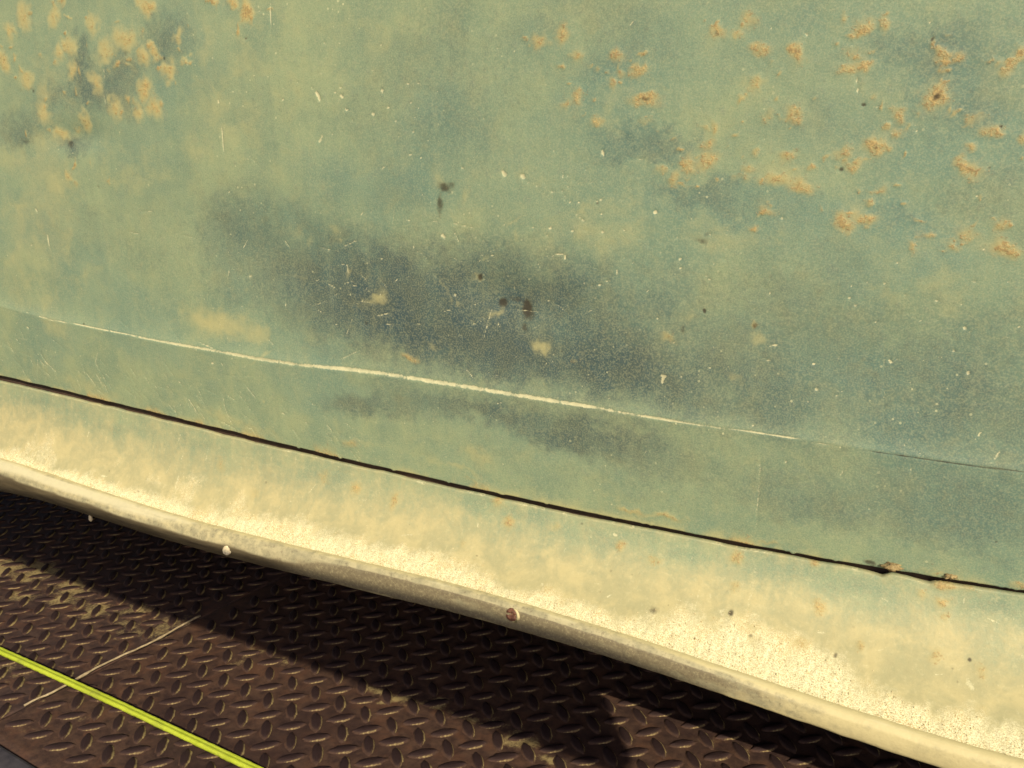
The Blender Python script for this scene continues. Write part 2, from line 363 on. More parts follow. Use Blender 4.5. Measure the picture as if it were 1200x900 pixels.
def tube(path, radii, n=8, squash=1.0):
    path = np.asarray(path, float); vs = []; m = len(path)
    for k in range(m):
        t = path[min(k+1, m-1)]-path[max(k-1, 0)]; t /= np.linalg.norm(t)
        s_ = np.cross(t, (0, 0, 1.0) if abs(t[2]) < 0.8 else (1.0, 0, 0)); s_ /= np.linalg.norm(s_); u_ = np.cross(s_, t)
        for q in range(n):
            a = 2*math.pi*q/n; vs.append(path[k] + radii[k]*(math.cos(a)*s_ + squash*math.sin(a)*u_))
    quads = [(k*n+q, k*n+(q+1) % n, (k+1)*n+(q+1) % n, (k+1)*n+q) for k in range(m-1) for q in range(n)]
    vs += [path[0], path[-1]]; c0, c1 = len(vs)-2, len(vs)-1
    tris = [(c0, (q+1) % n, q) for q in range(n)] + [(c1, (m-1)*n+q, (m-1)*n+(q+1) % n) for q in range(n)]
    return np.array(vs), np.array(quads), np.array(tris)

# pale bead on the plate joint: its sunlit edge put in as colour
A_, B_ = at_z(30, 828, 0), at_z(236, 724, 0); E_ = at_z(330, 676, 0)
pts = [A_ + (B_-A_)*t for t in np.linspace(0, 1, 34)]
pth = [(p[0]+0.0022*math.sin(k*.35)*(k > 2), p[1]+0.0006*rng.normal(), 0.0020+0.0005*rng.random()) for k, p in enumerate(pts)]
rad = [0.0010 + 0.0003*rng.random() + (0.0006 if k in (9, 10, 24) else 0) for k in range(len(pth))]
v, q, t = tube(pth, rad, 8); bead = link('joint_bead', mesh_from('joint_bead', v, q, True, t), deck, MBEAD); bead['label'] = 'thin pale bead for the sunlit edge of the joint between the plates'

def bevel_box(name, pts8, mat, parent, w=0.002):
    import bmesh
    bm = bmesh.new(); vv = [bm.verts.new(p) for p in pts8]
    for f in ((0,1,2,3), (7,6,5,4), (0,4,5,1), (1,5,6,2), (2,6,7,3), (3,7,4,0)): bm.faces.new([vv[k] for k in f])
    bmesh.ops.recalc_face_normals(bm, faces=bm.faces)
    bmesh.ops.bevel(bm, geom=list(bm.edges), offset=w, segments=2, affect='EDGES', profile=0.5)
    me = bpy.data.meshes.new(name); bm.to_mesh(me); bm.free()
    return link(name, me, parent, mat)
def obox(u0, u1, v0, v1, z0, z1):
    c = [(u0, v0), (u1, v0), (u1, v1), (u0, v1)]
    return [(*d2w(a, b), z0) for a, b in c] + [(*d2w(a, b), z1) for a, b in c]
rl = bevel_box('edge_rail', obox(U0, U1, V0-0.06, V0-0.001, -0.10, 0.004), MRAIL, deck, 0.003); rl['label'] = 'blue-grey steel rail along the deck edge'

# ------------------------------------------------------------------ vehicle side
car = link('vintage_car', None); car.location = (-0.3, 0.57, 0)
tag(car, 'old faded green car side with rust spots and a dusty flared sill', 'car')
COFF = np.array([-0.3, 0.57, 0.0])
def clink(name, me, parent, mat):
    o = link(name, me, parent, mat); o.matrix_parent_inverse = mathutils.Matrix.Identity(4)
    return o
def off(co_): return np.asarray(co_, float) - COFF

XG = np.concatenate([np.linspace(-1.7, -1.02, 20, endpoint=False), np.linspace(-1.02, 0.14, 1160, endpoint=False), np.linspace(0.14, 0.8, 20)])
def curve(px, fy, deg, lo=-1.0, hi=0.1):
    P = np.array([at_y(x, y, fy) for x, y in px]); c = np.polyfit(P[:, 0], P[:, 2], deg)
    d = np.polyder(c)
    def f(x):
        x = np.asarray(x, float); xc = np.clip(x, lo, hi)
        return np.polyval(c, xc) + 0.5*np.polyval(d, xc)*(x-xc)
    return f
YG = 0.570                                                        # plane of the door's lower edge
gap_z = curve([(0,440),(100,463),(200,488),(300,512),(400,536),(500,559),(600,581),(700,603),(800,623),(900,642),(1000,659),(1100,676),(1200,691)], lambda x, z: YG, 4)
crease_z = curve([(0,360),(50,370),(120,386),(200,403),(300,421),(400,433),(500,447),(600,462),(700,478),(800,494),(900,509),(1000,524),(1100,540),(1200,551)], lambda x, z: YG-0.004, 4)
def trim_y(x): return np.interp(x, [-1.7, -0.86, -0.3, 0.06, 0.8], [0.55, 0.528, 0.511, 0.488, 0.44])
top_z = curve([(0,538),(60,556),(130,579),(200,603),(260,620),(320,633),(400,651),(500,679),(600,703),(700,735),(800,767),(900,799),(1000,832),(1100,863),(1200,892)], lambda x, z: trim_y(x)+0.009, 5, -0.95, 0.08)
bot_z = curve([(0,577),(60,592),(140,615),(240,648),(300,662),(450,698),(600,735),(700,767),(773,790),(907,833),(1040,880)], lambda x, z: trim_y(x)+0.002, 5, -0.88, 0.01)

def door_y(x, z):
    """outward is -Y: tucks in at the hem, ridge at the crease, slow barrel above"""
    g = gap_z(x); c = crease_z(x); t = (z-g)/np.maximum(c-g, 1e-4)
    lower = YG - 0.0045*np.clip(t, 0, 1)**0.8
    up = np.clip(z-c, 0, None)
    upper = YG - 0.0045 + 0.0030*(1-np.exp(-up/0.010)) + 0.05*up**2 - 0.012*up
    return np.where(z < c, lower, upper)

# ---- door skin
NZ1, NZ2 = 92, 400
tz = np.concatenate([np.linspace(0, 1, NZ1, endpoint=False)])
ZT = 0.78
def door_grid():
    g = gap_z(XG)[:, None]; c = crease_z(XG)[:, None]
    z1 = g + (c-g)*tz[None, :]; z2 = c + (ZT-c)*np.linspace(0, 1, NZ2)[None, :]
    Z = np.concatenate([z1, z2], 1); X = np.broadcast_to(XG[:, None], Z.shape); return X.copy(), Z
X, Z = door_grid()
Y = door_y(X, Z)
def fy_door(x, z): return door_y(np.float64(x), np.float64(z))
wx = (fbm(X*55, Z*55, 11)-.5)*0.016 + (fbm(X*190, Z*190, 15)-.5)*0.010
wz = (fbm(X*55, Z*55, 21)-.5)*0.016 + (fbm(X*190, Z*190, 25)-.5)*0.010
def blobs(lst, surf, X, Z, wx, wz, power=1.0, union=False):
    out = np.zeros(X.shape)
    for b in lst:
        px, py, rx, ry, amp = b[:5]; ang = math.radians(b[5]) if len(b) > 5 else 0
        p = at_y(px, py, surf); dep = float((p-CAM) @ AX[2]); m = dep/F_PX
        rx, ry = rx*m/math.cos(YAW)*1.0, ry*m*1.03
        R = 2.6*max(rx, ry)
        i0, i1 = np.searchsorted(X[:, 0], [p[0]-R, p[0]+R])
        if i1 <= i0: continue
        s_ = np.s_[i0:i1]
        dx = X[s_]-p[0]+wx[s_]; dz = Z[s_]-p[2]+wz[s_]
        ca, sa = math.cos(ang), math.sin(ang)
        e = ((ca*dx-sa*dz)/rx)**2 + ((sa*dx+ca*dz)/ry)**2
        g_ = amp*np.exp(-e**power); out[s_] = (1-(1-out[s_])*(1-g_)) if union else np.maximum(out[s_], g_)
    return out
def strokes(lst, surf, X, Z):
    out = np.zeros(X.shape)
    for pts_, w, amp in lst:
        P = np.array([at_y(x, y, surf) for x, y in pts_]); ws = w if isinstance(w, (list, tuple)) else None; last = len(P)-2
        for k in range(len(P)-1):
            a, b = P[k], P[k+1]; sc_ = float((a-CAM) @ AX[2])/F_PX*0.5
            wa, wb = ((ws[k], ws[k+1]) if ws else (w, w)); R = max(wa, wb)*sc_*3+0.002
            i0, i1 = np.searchsorted(X[:, 0], [min(a[0], b[0])-R, max(a[0], b[0])+R]); s_ = np.s_[i0:i1]
            if i1 <= i0: continue
            d = b-a; L = d[0]**2+d[2]**2+1e-12
            t = np.clip(((X[s_]-a[0])*d[0]+(Z[s_]-a[2])*d[2])/L, 0, 1)
            e = np.hypot(X[s_]-a[0]-t*d[0], Z[s_]-a[2]-t*d[2])/((wa+(wb-wa)*t)*sc_)
            tp = 1.0
            if ws is None and L > (4*w*sc_)**2:
                q = (k+t)/(last+1); tp = np.clip(1.15-np.abs(2*q-1)**3, 0, 1)
            out[s_] = np.maximum(out[s_], amp*tp*np.exp(-(e**2)*0.7))
    return out

RUST = [(175,7,8,9,.8),(287,12,8,9,1),(270,3,5,6,.8),(147,47,13,10,.55),(125,58,9,9,.5),(167,67,9,9,.6),(182,62,6,6,.6),(197,82,8,8,.6),(170,103,8,9,.75),(183,123,10,9,.6),(163,128,8,6,.6),
 (133,127,8,10,.5),(113,97,7,10,.55),(87,83,7,8,.5),(80,55,8,8,.5),(68,65,9,8,.5),(30,93,8,10,.55),(50,133,8,9,.45),(70,155,11,6,.55),(98,143,7,8,.55),(10,38,7,9,.6),(3,72,8,9,.7),(27,20,9,14,.5),
 (65,20,8,9,.5),(107,27,9,12,.4),(210,43,6,9,.4),(82,203,6,6,.5),(633,48,9,7,.85),(657,37,7,12,.8),(675,62,8,5,.7),(675,112,9,7,.75),(725,67,8,8,.75),(750,83,10,7,.9),(730,88,7,5,.6),(718,100,5,5,.7),
 (755,118,14,7,1),(702,142,8,5,.7),(757,143,8,6,.4),(773,200,5,5,.6),(788,210,6,8,.7),(842,40,11,6,.8),(883,22,8,9,.7),(870,40,7,6,.6),(890,60,9,8,.8),(930,62,8,11,.95),(880,100,9,8,.6),(935,132,8,9,.9),
 (903,133,6,6,.45),(1010,33,10,7,.85),(1037,27,6,9,.8),(995,83,8,6,.85),(1013,77,8,5,.8),(1000,62,9,8,.4),(1098,47,4,7,.7),(1106,58,6,4,.8),(1120,65,8,5,.8),(1097,110,12,12,1),(1183,77,6,8,.8),(1193,65,6,7,.8),
 (1057,133,7,8,.75),(1057,152,6,7,.65),(1028,173,12,9,1),(987,180,9,7,.65),(1000,193,8,5,.7),(923,182,9,7,.75),(885,177,5,5,.6),(877,200,10,6,.55),(910,213,15,8,.7),(937,220,12,8,.75),(807,190,9,10,.8),
 (830,187,10,12,.75),(828,163,7,10,.65),(900,250,8,5,.6),(986,262,8,12,.95,-25),(1017,260,12,7,.85),(1030,223,7,5,.6),(1022,237,4,4,.8),(1135,200,12,8,1,20),(1162,155,8,7,.8),(1193,163,6,7,.8),(1140,142,8,7,.55),
 (1133,273,9,6,.6),(1172,267,8,7,.7),(1178,292,13,9,.95,20),(1090,273,6,4,.65),(1068,292,5,7,.75),(1120,288,8,5,.6),(480,421,8,4,.8),(787,397,8,6,.45),(886,383,4,6,.7),(673,423,6,5,.35),(410,522,10,5,.6),
 (1193,684,12,5,.6),(1100,672,14,3,.5),(780,606,16,3,.6),(740,596,14,3,.6),(560,566,14,3,.4),(900,637,12,3,.5)]
DARK = [(140,95,24,26,.8),(95,70,10,16,.9),(195,45,30,26,.7),(30,150,36,13,.4),(100,115,26,18,.7),(60,110,12,12,.7),(90,167,24,8,.6),(20,160,16,9,.35),(620,496,100,10,.6,9),(720,506,50,9,.5,9),(425,473,30,9,.6),(470,350,70,26,.6),(550,400,110,18,.6,8),(1080,450,120,60,.22),(1150,420,60,50,.15),(1000,560,120,40,.22,8),(1150,610,80,40,.28),(850,560,80,25,.22,8),(900,330,80,40,.3),(160,300,60,40,.3),(330,285,80,40,.55,20),(265,262,40,36,.5),(300,330,60,26,.45),(400,330,60,32,.6),(470,345,80,42,.95),(440,385,80,26,.85),(540,380,90,36,.95,8),(560,415,110,20,.75,8),(660,400,80,36,.85,8),(710,430,70,30,.75,8),
 (600,345,60,26,.65),(690,340,60,30,.5),(580,300,90,30,.4),(760,395,50,40,.5),(620,495,120,13,.75,9),(720,505,60,12,.6,9),(420,472,34,13,.6),(480,476,40,12,.5),(520,170,60,40,.4),(545,110,70,45,.35),(590,40,40,20,.3),
 (1080,65,60,30,.5),(1110,45,40,25,.45),(750,170,40,16,.5),(790,175,45,20,.5),(850,240,60,15,.5,8),(820,225,30,12,.5),(1000,400,120,45,.28),(930,370,60,40,.22),(840,440,60,38,.6),(900,475,80,20,.32,8),(1010,470,100,36,.32),
 (1110,480,80,40,.4),(1060,260,26,16,.45),(700,85,20,14,.4),(680,135,10,10,.4),(200,40,22,20,.4),(100,65,9,14,.6),(100,105,26,18,.4),(140,105,20,20,.35),(20,155,28,14,.45),(80,168,12,8,.7),(90,270,60,22,.35),(40,120,14,16,.35),
 (1130,575,90,40,.4),(1060,610,80,25,.35),(940,590,40,18,.4),(1180,480,30,60,.3),(960,140,40,20,.4),(1120,150,30,30,.35),(1160,120,40,24,.35),(60,440,60,18,.3),(230,520,60,14,.3),(700,560,80,20,.35),(560,530,50,18,.3),(650,30,20,14,.3),(940,20,30,12,.3)]
PALE = [(255,378,55,18,.9,5),(300,395,30,12,.6),(50,108,16,16,.7),(140,55,24,14,.5),(70,155,24,10,.6),(80,210,30,26,.4),(700,270,60,30,.5),(850,280,60,25,.5),(720,240,50,20,.4),(440,60,40,40,.4),(300,150,40,40,.35),
 (160,200,60,40,.35),(910,216,34,14,.6),(830,180,20,20,.5),(633,410,13,11,.8),(582,370,10,8,.7),(443,353,16,6,.7),(562,327,6,7,.6),(858,448,10,8,.6),(787,397,12,10,.5),(520,215,20,10,.5),(680,50,60,20,.3),(990,90,50,30,.3),
 (1010,260,40,14,.4),(1120,350,50,40,.35),(20,250,40,50,.35),(110,460,120,16,.45,14),(270,490,100,12,.5,14),(560,535,30,12,.5),(540,550,50,6,.5,10),(760,600,60,5,.6,10),(150,480,40,10,.45),(350,330,20,6,.4),(420,520,40,6,.5),
 (885,560,5,60,.35),(1010,270,20,40,.3),(880,100,14,14,.5),(1035,345,40,16,.3),(620,207,60,12,.3),(380,215,30,14,.4)]
DARK_MARKS = [(1097,113,4,4,.8),(1028,174,3,3,.6),(935,134,3,4,.6),(930,65,3,4,.5),(755,119,8,3,.6),(1136,199,4,3,.7),(1180,294,4,3,.5),(990,270,3,4,.5),(985,198,4,3,.8),(842,42,5,3,.5),(1095,43,3,3,.9),(147,62,5,4,.4),(183,64,3,3,.6),(168,125,6,3,.4),(60,150,9,5,.4),(30,165,12,7,.45),(105,70,5,10,.4),(45,160,8,6,.4),(522,220,10,8,.75),(517,240,5,18,.7),(530,215,8,5,.6),(588,356,7,8,.95),(617,362,9,14,.95),(614,382,6,10,.6),(605,352,16,5,.5),(563,326,5,4,.7),(80,168,10,6,.6),(76,160,4,10,.4),(665,346,7,6,.4),(820,281,12,6,.5),(830,272,7,5,.4),
 (886,383,4,7,.7),(1012,123,2.2,2.2,1),(1172,149,2,2,1),(826,364,2.5,2.5,1),(886,30,4,6,.3),(193,68,2.5,3,.7),(803,387,4,8,.5),(700,237,2.5,2.5,.7),(428,378,6,3,.6),(38,107,2.5,2.5,.7),(115,218,3,4,.5),(1030,545,2,6,.3),(1145,572,2,3,.5),
 (1020,660,8,4,.8),(1060,668,20,2.5,.5),(680,460,60,6,.2),(720,470,40,7,.25)]  # last entries: dark notch beside the clod, soft band above the crease
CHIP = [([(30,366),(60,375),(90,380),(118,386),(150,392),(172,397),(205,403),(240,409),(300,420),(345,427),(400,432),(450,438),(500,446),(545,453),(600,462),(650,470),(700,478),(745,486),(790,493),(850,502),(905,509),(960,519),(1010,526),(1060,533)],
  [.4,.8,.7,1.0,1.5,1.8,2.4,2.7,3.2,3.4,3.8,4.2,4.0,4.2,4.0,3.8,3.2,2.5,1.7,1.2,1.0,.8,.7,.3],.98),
 ([(317,0),(318,43)],1.5,.7),([(260,147),(263,180)],1.7,.85),([(256,116),(257,122)],2,.8),([(370,107),(374,113),(375,117)],3,1),([(379,158),(374,167)],3,1),([(55,273),(58,292)],2,.8),([(41,244),(44,249)],2.5,.8),([(122,75),(123,95)],1.2,.6),([(122,110),(124,122)],1.5,.8),
 ([(330,280),(338,292)],1.3,.6),([(290,180),(305,196)],1.2,.5),([(405,307),(408,322)],2.0,.8),([(645,302),(650,298),(663,298)],1.5,.8),([(662,299),(663,304)],2,.9),([(630,307),(634,315)],1.3,.6),([(543,428),(556,445)],1.3,.7),([(778,440),(776,450)],2.5,1),([(776,440),(780,441)],2.5,.9),
 ([(690,370),(700,376)],1.2,.5),([(478,385),(484,392)],1.2,.5),([(560,375),(575,385)],1.2,.45),([(1003,85),(1006,112)],1.3,.7),([(706,175),(708,183)],2.5,.9),([(1040,420),(1046,427)],2.4,.9),([(894,420),(906,425)],1.8,.7),([(900,406),(912,404)],2,.9),
 ([(1150,505),(1146,512)],2,.7),([(1172,528),(1165,540)],2.2,.6),([(990,545),(984,560)],1.6,.6),([(1066,540),(1070,562)],1.8,.6),([(892,520),(890,560),(887,600),(886,625)],3,.42),([(1036,395),(1036,520)],2,.33),([(1031,560),(1031,620)],2,.28),([(843,495),(845,540)],1.5,.25),
 ([(152,430),(160,442)],1.3,.6),([(115,410),(112,425),(120,440)],1.6,.5),([(30,382),(34,386)],2.2,.8),([(35,420),(40,430)],1.3,.5),([(120,438),(126,452)],1.5,.5),([(230,460),(245,480)],1.3,.5),([(180,455),(200,480)],1.3,.4),([(330,483),(334,486)],2,.8),([(260,440),(310,441)],1.2,.3),
 ([(590,202),(592,205)],4,1),([(613,206),(614,208)],4,1),([(541,195),(544,199)],2,.8),([(519,276),(521,278)],4,.7),([(532,345),(533,346)],2.5,.9),([(768,248),(769,249)],3.5,1),([(437,133),(438,134)],3,.9),([(413,141),(414,142)],3,.8),([(400,112),(402,114)],3,.8),([(706,272),(707,273)],3,.8),([(945,40),(946,41)],3,.9),
 ([(1117,411),(1118,412)],3,.9),([(1130,384),(1131,385)],3,.9),([(1134,437),(1135,438)],3,.9),([(956,456),(957,457)],3,.9),([(1012,332),(1018,331)],2.5,.8),([(1095,352),(1100,353)],2,.7)]
a_dark = blobs([(b[0], b[1], b[2]*1.45, b[3]*1.45, b[4]*.57, *b[5:]) for b in DARK], fy_door, X, Z, wx*1.6, wz*1.6, 1.0, True); pr = np.random.default_rng(41)
for b in list(RUST):
    if b[1] < 320:
        for _ in range(pr.integers(1, 5)): RUST.append((pr.normal(b[0], 16), pr.normal(b[1], 13), *(pr.exponential(1.6, 2)+1.3), pr.uniform(.4, 1)))
a_rust = blobs([(b[0], b[1], b[2]*1.12, b[3]*1.12, *b[4:]) for b in RUST], fy_door, X, Z, wx*.6, wz*.6)
OCHRE = [(b[0], b[1], b[2]*1.5, b[3]*1.5, .95) for b in RUST if b[0] < 300 and b[1] < 230 and b[2] > 4.5]+[(140,90,60,50,.35),(60,90,50,60,.35),(910,210,50,22,.5),(825,180,26,28,.45),(1010,260,44,18,.45),(1150,280,50,18,.4),(750,105,44,36,.3),(1030,165,40,26,.35),(1100,100,26,22,.35)]
a_pale = blobs(PALE+OCHRE, fy_door, X, Z, wx, wz)
TEAL = [(120,90,110,80,.6),(1080,450,160,90,.8),(950,420,120,60,.6),(1120,590,130,60,.7),(700,400,140,60,.7),(480,360,150,60,.7),(620,60,120,50,.4),(450,230,90,60,.5),(1000,20,150,40,.6),(1180,30,60,60,.7),(250,60,60,40,.4),(1080,70,110,50,.9),(1150,160,90,60,.8),(980,150,80,50,.6),(860,240,110,30,.7,8),(780,175,70,30,.8),(1060,260,120,40,.6),(900,60,80,50,.4),(700,80,60,50,.5),(1130,330,90,50,.5),(130,90,30,50,.7),(60,50,20,40,.5),(200,40,40,30,.6),(540,120,80,60,.4),(90,280,60,40,.4),(1100,600,120,60,.55),(950,570,80,40,.4),(600,500,160,30,.5,9),(330,290,110,60,.6),(30,30,30,30,.4)]
a_teal = blobs(TEAL, fy_door, X, Z, wx*2, wz*2)
sr = np.random.default_rng(23)
for _ in range(130):                                    # scuffs near the hem on the left, fine scratches elsewhere
    x_, y_ = sr.uniform(-10, 420), 0; y_ = 470 + 0.23*(x_-130) - abs(sr.normal(0, 32)); l_ = sr.uniform(5, 26); g_ = math.radians(sr.normal(52, 12))
    CHIP.append(([(x_, y_), (x_+l_*math.cos(g_), y_+l_*math.sin(g_))], sr.uniform(.9, 1.5), sr.uniform(.3, .62)))
for _ in range(150):
    x_, y_ = sr.uniform(-10, 1210), sr.uniform(-5, 560); l_ = sr.exponential(9)+3; g_ = math.radians(sr.choice([85, 50, 15, 130]) + sr.normal(0, 15))
    CHIP.append(([(x_, y_), (x_+l_*math.cos(g_), y_+l_*math.sin(g_))], sr.uniform(.8, 1.4), sr.uniform(.15, .48)))
for _ in range(260):
    c_ = [(440,120,50,30),(663,213,30,12),(1130,390,50,25),(860,310,60,25),(940,350,120,50),(980,480,120,40),(700,260,60,40),(1000,180,160,110),(600,130,200,90),(450,330,150,60)][sr.integers(10)]
    x_, y_ = sr.normal(c_[0], c_[2]), sr.normal(c_[1], c_[3]); CHIP.append(([(x_, y_), (x_+sr.uniform(.3, 2), y_+sr.uniform(-1, 1))], sr.uniform(1.0, 2.4), sr.uniform(.35, .9)))
for _ in range(170):
    x_, y_ = sr.normal(480, 150), sr.normal(340, 55); l_ = sr.exponential(11)+4; g_ = math.radians(sr.choice([8, 40, 95, 150]) + sr.normal(0, 14))
    CHIP.append(([(x_, y_), (x_+l_*math.cos(g_), y_+l_*math.sin(g_))], sr.uniform(.8, 1.5), sr.uniform(.30, .68)))
for _ in range(60): PALE.append((sr.normal(480, 170), sr.normal(330, 60), *(sr.exponential(5, 2)+2), sr.uniform(.2, .6), sr.uniform(-60, 60)))
a_pale = np.maximum(a_pale, blobs(PALE[-60:], fy_door, X, Z, wx*.5, wz*.5))
for _ in range(70): DARK_MARKS.append((sr.uniform(0, 1200), sr.uniform(0, 640), *sr.uniform(.9, 2.6, 2), sr.uniform(.2, .7)))
a_marks = blobs(DARK_MARKS, fy_door, X, Z, wx*.3, wz*.3); a_chip = strokes(CHIP, fy_door, X, Z)
a_chip *= 0.55+0.65*sstep(.26, .60, 0.5*fbm(X*260, Z*260, 77)+0.5*fbm(X*60, Z*60, 78))
a_marks = np.maximum(a_marks, strokes([([(985,522),(1020,528),(1060,534),(1100,540),(1150,547),(1215,555)], [.4,1.0,1.6,2.0,2.2,2.0], .75)], fy_door, X, Z))  # thin dark line along the right end of the crease
# general uneven fading of the paint
a_teal = np.clip(a_teal + 0.5*sstep(.48, .66, fbm(X*11, Z*13, 85, 5)), 0, 1)
fade = fbm(X*7, Z*9, 81, 5)
a_dark = np.maximum(a_dark*(0.75+0.5*fbm(X*40, Z*40, 83)), 0.28*sstep(.54, .70, fade)*sstep(-.75, -.3, X)); a_pale = np.maximum(a_pale, 0.45*sstep(.50, .30, fade)*sstep(-0.1, -0.8, X))
# hem of the door: rust and dust gathers along the bottom edge
hem = np.exp(-(Z-gap_z(X))/0.006); a_pale = np.maximum(a_pale, hem*0.8*sstep(.35, .6, fbm(X*40, Z*10, 91)))
a_rust = np.maximum(a_rust, hem*0.7*sstep(.55, .7, fbm(X*30, Z*10, 93)))
# relief: blisters, dents, pressed waviness
relief = 0.0009*a_rust*fbm(X*400, Z*400, 95, 3) + 0.0030*(fbm(X*5, Z*7, 97, 3)-.5) + 0.0003*(fbm(X*60, Z*60, 98, 3)-.5) - 0.0005*np.clip(a_chip, 0, 1) - 0.0004*a_marks
dent = blobs([(600,350,70,30,1,10),(330,300,90,50,.8),(1000,420,120,60,.6),(90,160,40,16,1)], fy_door, X, Z, wx*0, wz*0)
relief = relief - 0.0035*dent
nib = 0.0022*sstep(.62, .85, fbm(X*130, X*0+3.7, 99, 3))*np.exp(-(Z-gap_z(X))/0.004)      # ragged hem
Yd = Y - relief
Zd = Z - 0.6*nib + 0.0012*(fbm(X*45, X*0+9, 101, 3)-.5)*np.exp(-(Z-gap_z(X))/0.006)
nu, nz = X.shape
front = np.stack([X, Yd, Zd], -1)
# hem returns: roll the lower edge back behind the skin
hemrows = []
for dy, dz in ((0.010, 0.0045), (0.0045, 0.0006), (0.0016, -0.0006)):
    r = front[:, :1].copy(); r[..., 1] += dy; r[..., 2] += dz; hemrows.append(r)
full = np.concatenate(hemrows + [front], 1); nz2 = full.shape[1]
me = mesh_from('door_skin', off(full.reshape(-1, 3)), grid_quads(nu, nz2, False))
def pad(a): return np.concatenate([np.repeat(a[:, :1], 3, 1), a], 1).reshape(-1)
add_attr(me, 'wear_light_a', np.stack([pad(a_dark), pad(a_rust), pad(a_pale)], 1)); add_attr(me, 'wear_b', np.stack([pad(a_chip), pad(a_marks), pad(a_teal)], 1))
door = clink('door', me, car, MP); door['label'] = 'faded green lower door with a chipped pale crease line'

# ---- flared sill below the door gap
GAPW = np.interp(XG, [-1.7, -0.95, -0.6, -0.3, -0.1, -0.06, 0.8], [0.0076, 0.0072, 0.0063, 0.0050, 0.0042, 0.0039, 0.0039])
NW = 150; wv = np.linspace(0, 1, NW)
g0 = gap_z(XG)-GAPW; ty = trim_y(XG); tz0 = top_z(XG)
y0 = YG-0.0015; P0 = np.stack([np.full_like(XG, y0), g0], 1); P1 = np.stack([ty+0.008, tz0-0.004], 1)
dzv = (P0[:, 1]-P1[:, 1]); dyv = (P0[:, 0]-P1[:, 0])
T0 = np.stack([-0.25*dyv, -1.15*dzv], 1); T1 = np.stack([-1.9*dyv, -0.75*dzv], 1)
def hermite(w):
    h00 = 2*w**3-3*w**2+1; h10 = w**3-2*w**2+w; h01 = -2*w**3+3*w**2; h11 = w**3-w**2
    return h00[None, :, None]*P0[:, None] + h10[None, :, None]*T0[:, None] + h01[None, :, None]*P1[:, None] + h11[None, :, None]*T1[:, None]
YZ = hermite(wv); XF = np.broadcast_to(XG[:, None], YZ.shape[:2]).copy(); WF = np.broadcast_to(wv[None, :], XF.shape)
YF, ZF = YZ[..., 0], YZ[..., 1]
def fy_flare(x, z):
    i = int(np.clip(np.searchsorted(XG, x), 1, len(XG)-1)); zz = ZF[i]
    return np.interp(z, zz[::-1], YF[i][::-1])
wxf = (fbm(XF*55, ZF*55, 12)-.5)*0.014; wzf = (fbm(XF*55, ZF*55, 22)-.5)*0.014
FR = [(462,587,5,9,.8),(417,573,6,8,.7),(583,588,9,7,.7),(598,612,7,7,.85),(650,618,7,6,.5),(728,640,6,7,.9),(768,657,8,7,.6),(697,602,5,4,.7),(865,653,7,8,.9),(955,657,6,8,.8),(960,710,9,6,.75),(863,690,6,7,.55),(1107,683,11,6,.9),(1105,705,8,7,.8),
 (1108,723,6,5,.6),(1135,687,10,6,.6),(1082,692,6,5,.6),(1183,690,10,6,.6),(1095,767,7,6,.6),(540,640,6,5,.5),(640,690,6,4,.5),(260,545,7,8,.45),(380,560,7,8,.5),(300,580,9,7,.4),(1000,800,6,5,.8),(930,785,10,7,.6),(1150,790,6,8,.5),(230,600,9,6,.4)]
FS = [(842,751,3.5,3.5,.9),(1136,773,2.5,2.5,1),(878,750,3,2,.7),(766,716,7,4,.55),(1008,760,4,2,.5),(972,801,3,3,.7),(1000,735,4,3,.3)]
FD = [(600,600,50,12,.5),(700,630,60,16,.5),(800,650,50,14,.5),(560,590,30,12,.5),(1000,690,70,16,.5),(1160,715,50,18,.6),(1170,780,24,14,.4),(380,560,40,10,.45),(130,500,50,10,.55),(40,470,40,10,.5),(240,525,50,9,.5),(900,670,40,12,.4)]
FC = [([(888,652),(885,675),(878,705),(872,730)],5,.36),([(720,626),(722,627)],3,.9),([(210,555),(203,580)],2.5,.5),([(245,520),(240,545)],3,.45),([(1135,800),(1140,806)],6,.7),([(945,780),(960,782)],2.5,.5),([(830,742),(845,738)],2.5,.5),([(790,700),(800,706)],2.5,.5),([(955,705),(950,715)],2,.5)]
for _ in range(170):
    x_ = sr.uniform(-10, 1210); y_ = np.interp(x_, [0, 600, 1200], [441, 582, 692]) + sr.uniform(6, np.interp(x_, [0, 1200], [80, 170])); l_ = sr.exponential(7)+2; g_ = math.radians(sr.choice([95, 110, 20]) + sr.normal(0, 14))
    FC.append(([(x_, y_), (x_+l_*math.cos(g_), y_+l_*math.sin(g_))], sr.uniform(.9, 2.2), sr.uniform(.2, .6)))
for _ in range(60):
    x_ = sr.uniform(-10, 1210); y_ = np.interp(x_, [0, 600, 1200], [441, 582, 692]) + sr.uniform(6, np.interp(x_, [0, 1200], [90, 180])); FS.append((x_, y_, *sr.uniform(.8, 2.6, 2), sr.uniform(.2, .6)))
fr = blobs(FR, fy_flare, XF, ZF, wxf*.5, wzf*.5); fs = blobs(FS, fy_flare, XF, ZF, wxf*0, wzf*0); fd = blobs(FD, fy_flare, XF, ZF, wxf, wzf); fc = strokes(FC, fy_flare, XF, ZF); fc = np.maximum(fc, 0.42*np.exp(-WF/0.012)*sstep(.42, .7, fbm(XF*130, ZF*130, 143, 4)))
dist_up = 1-WF                                                       # 0 at the trim, 1 at the gap
nzf = fbm(XF*26, ZF*40, 141, 5)
dust = np.clip(0.28 + 0.82*sstep(1.10, 0.05, dist_up + (nzf-.5)*0.38) - 0.50*fd - 0.25*np.exp(-WF/0.10) + 0.35*np.exp(-WF/0.02), 0, 1)
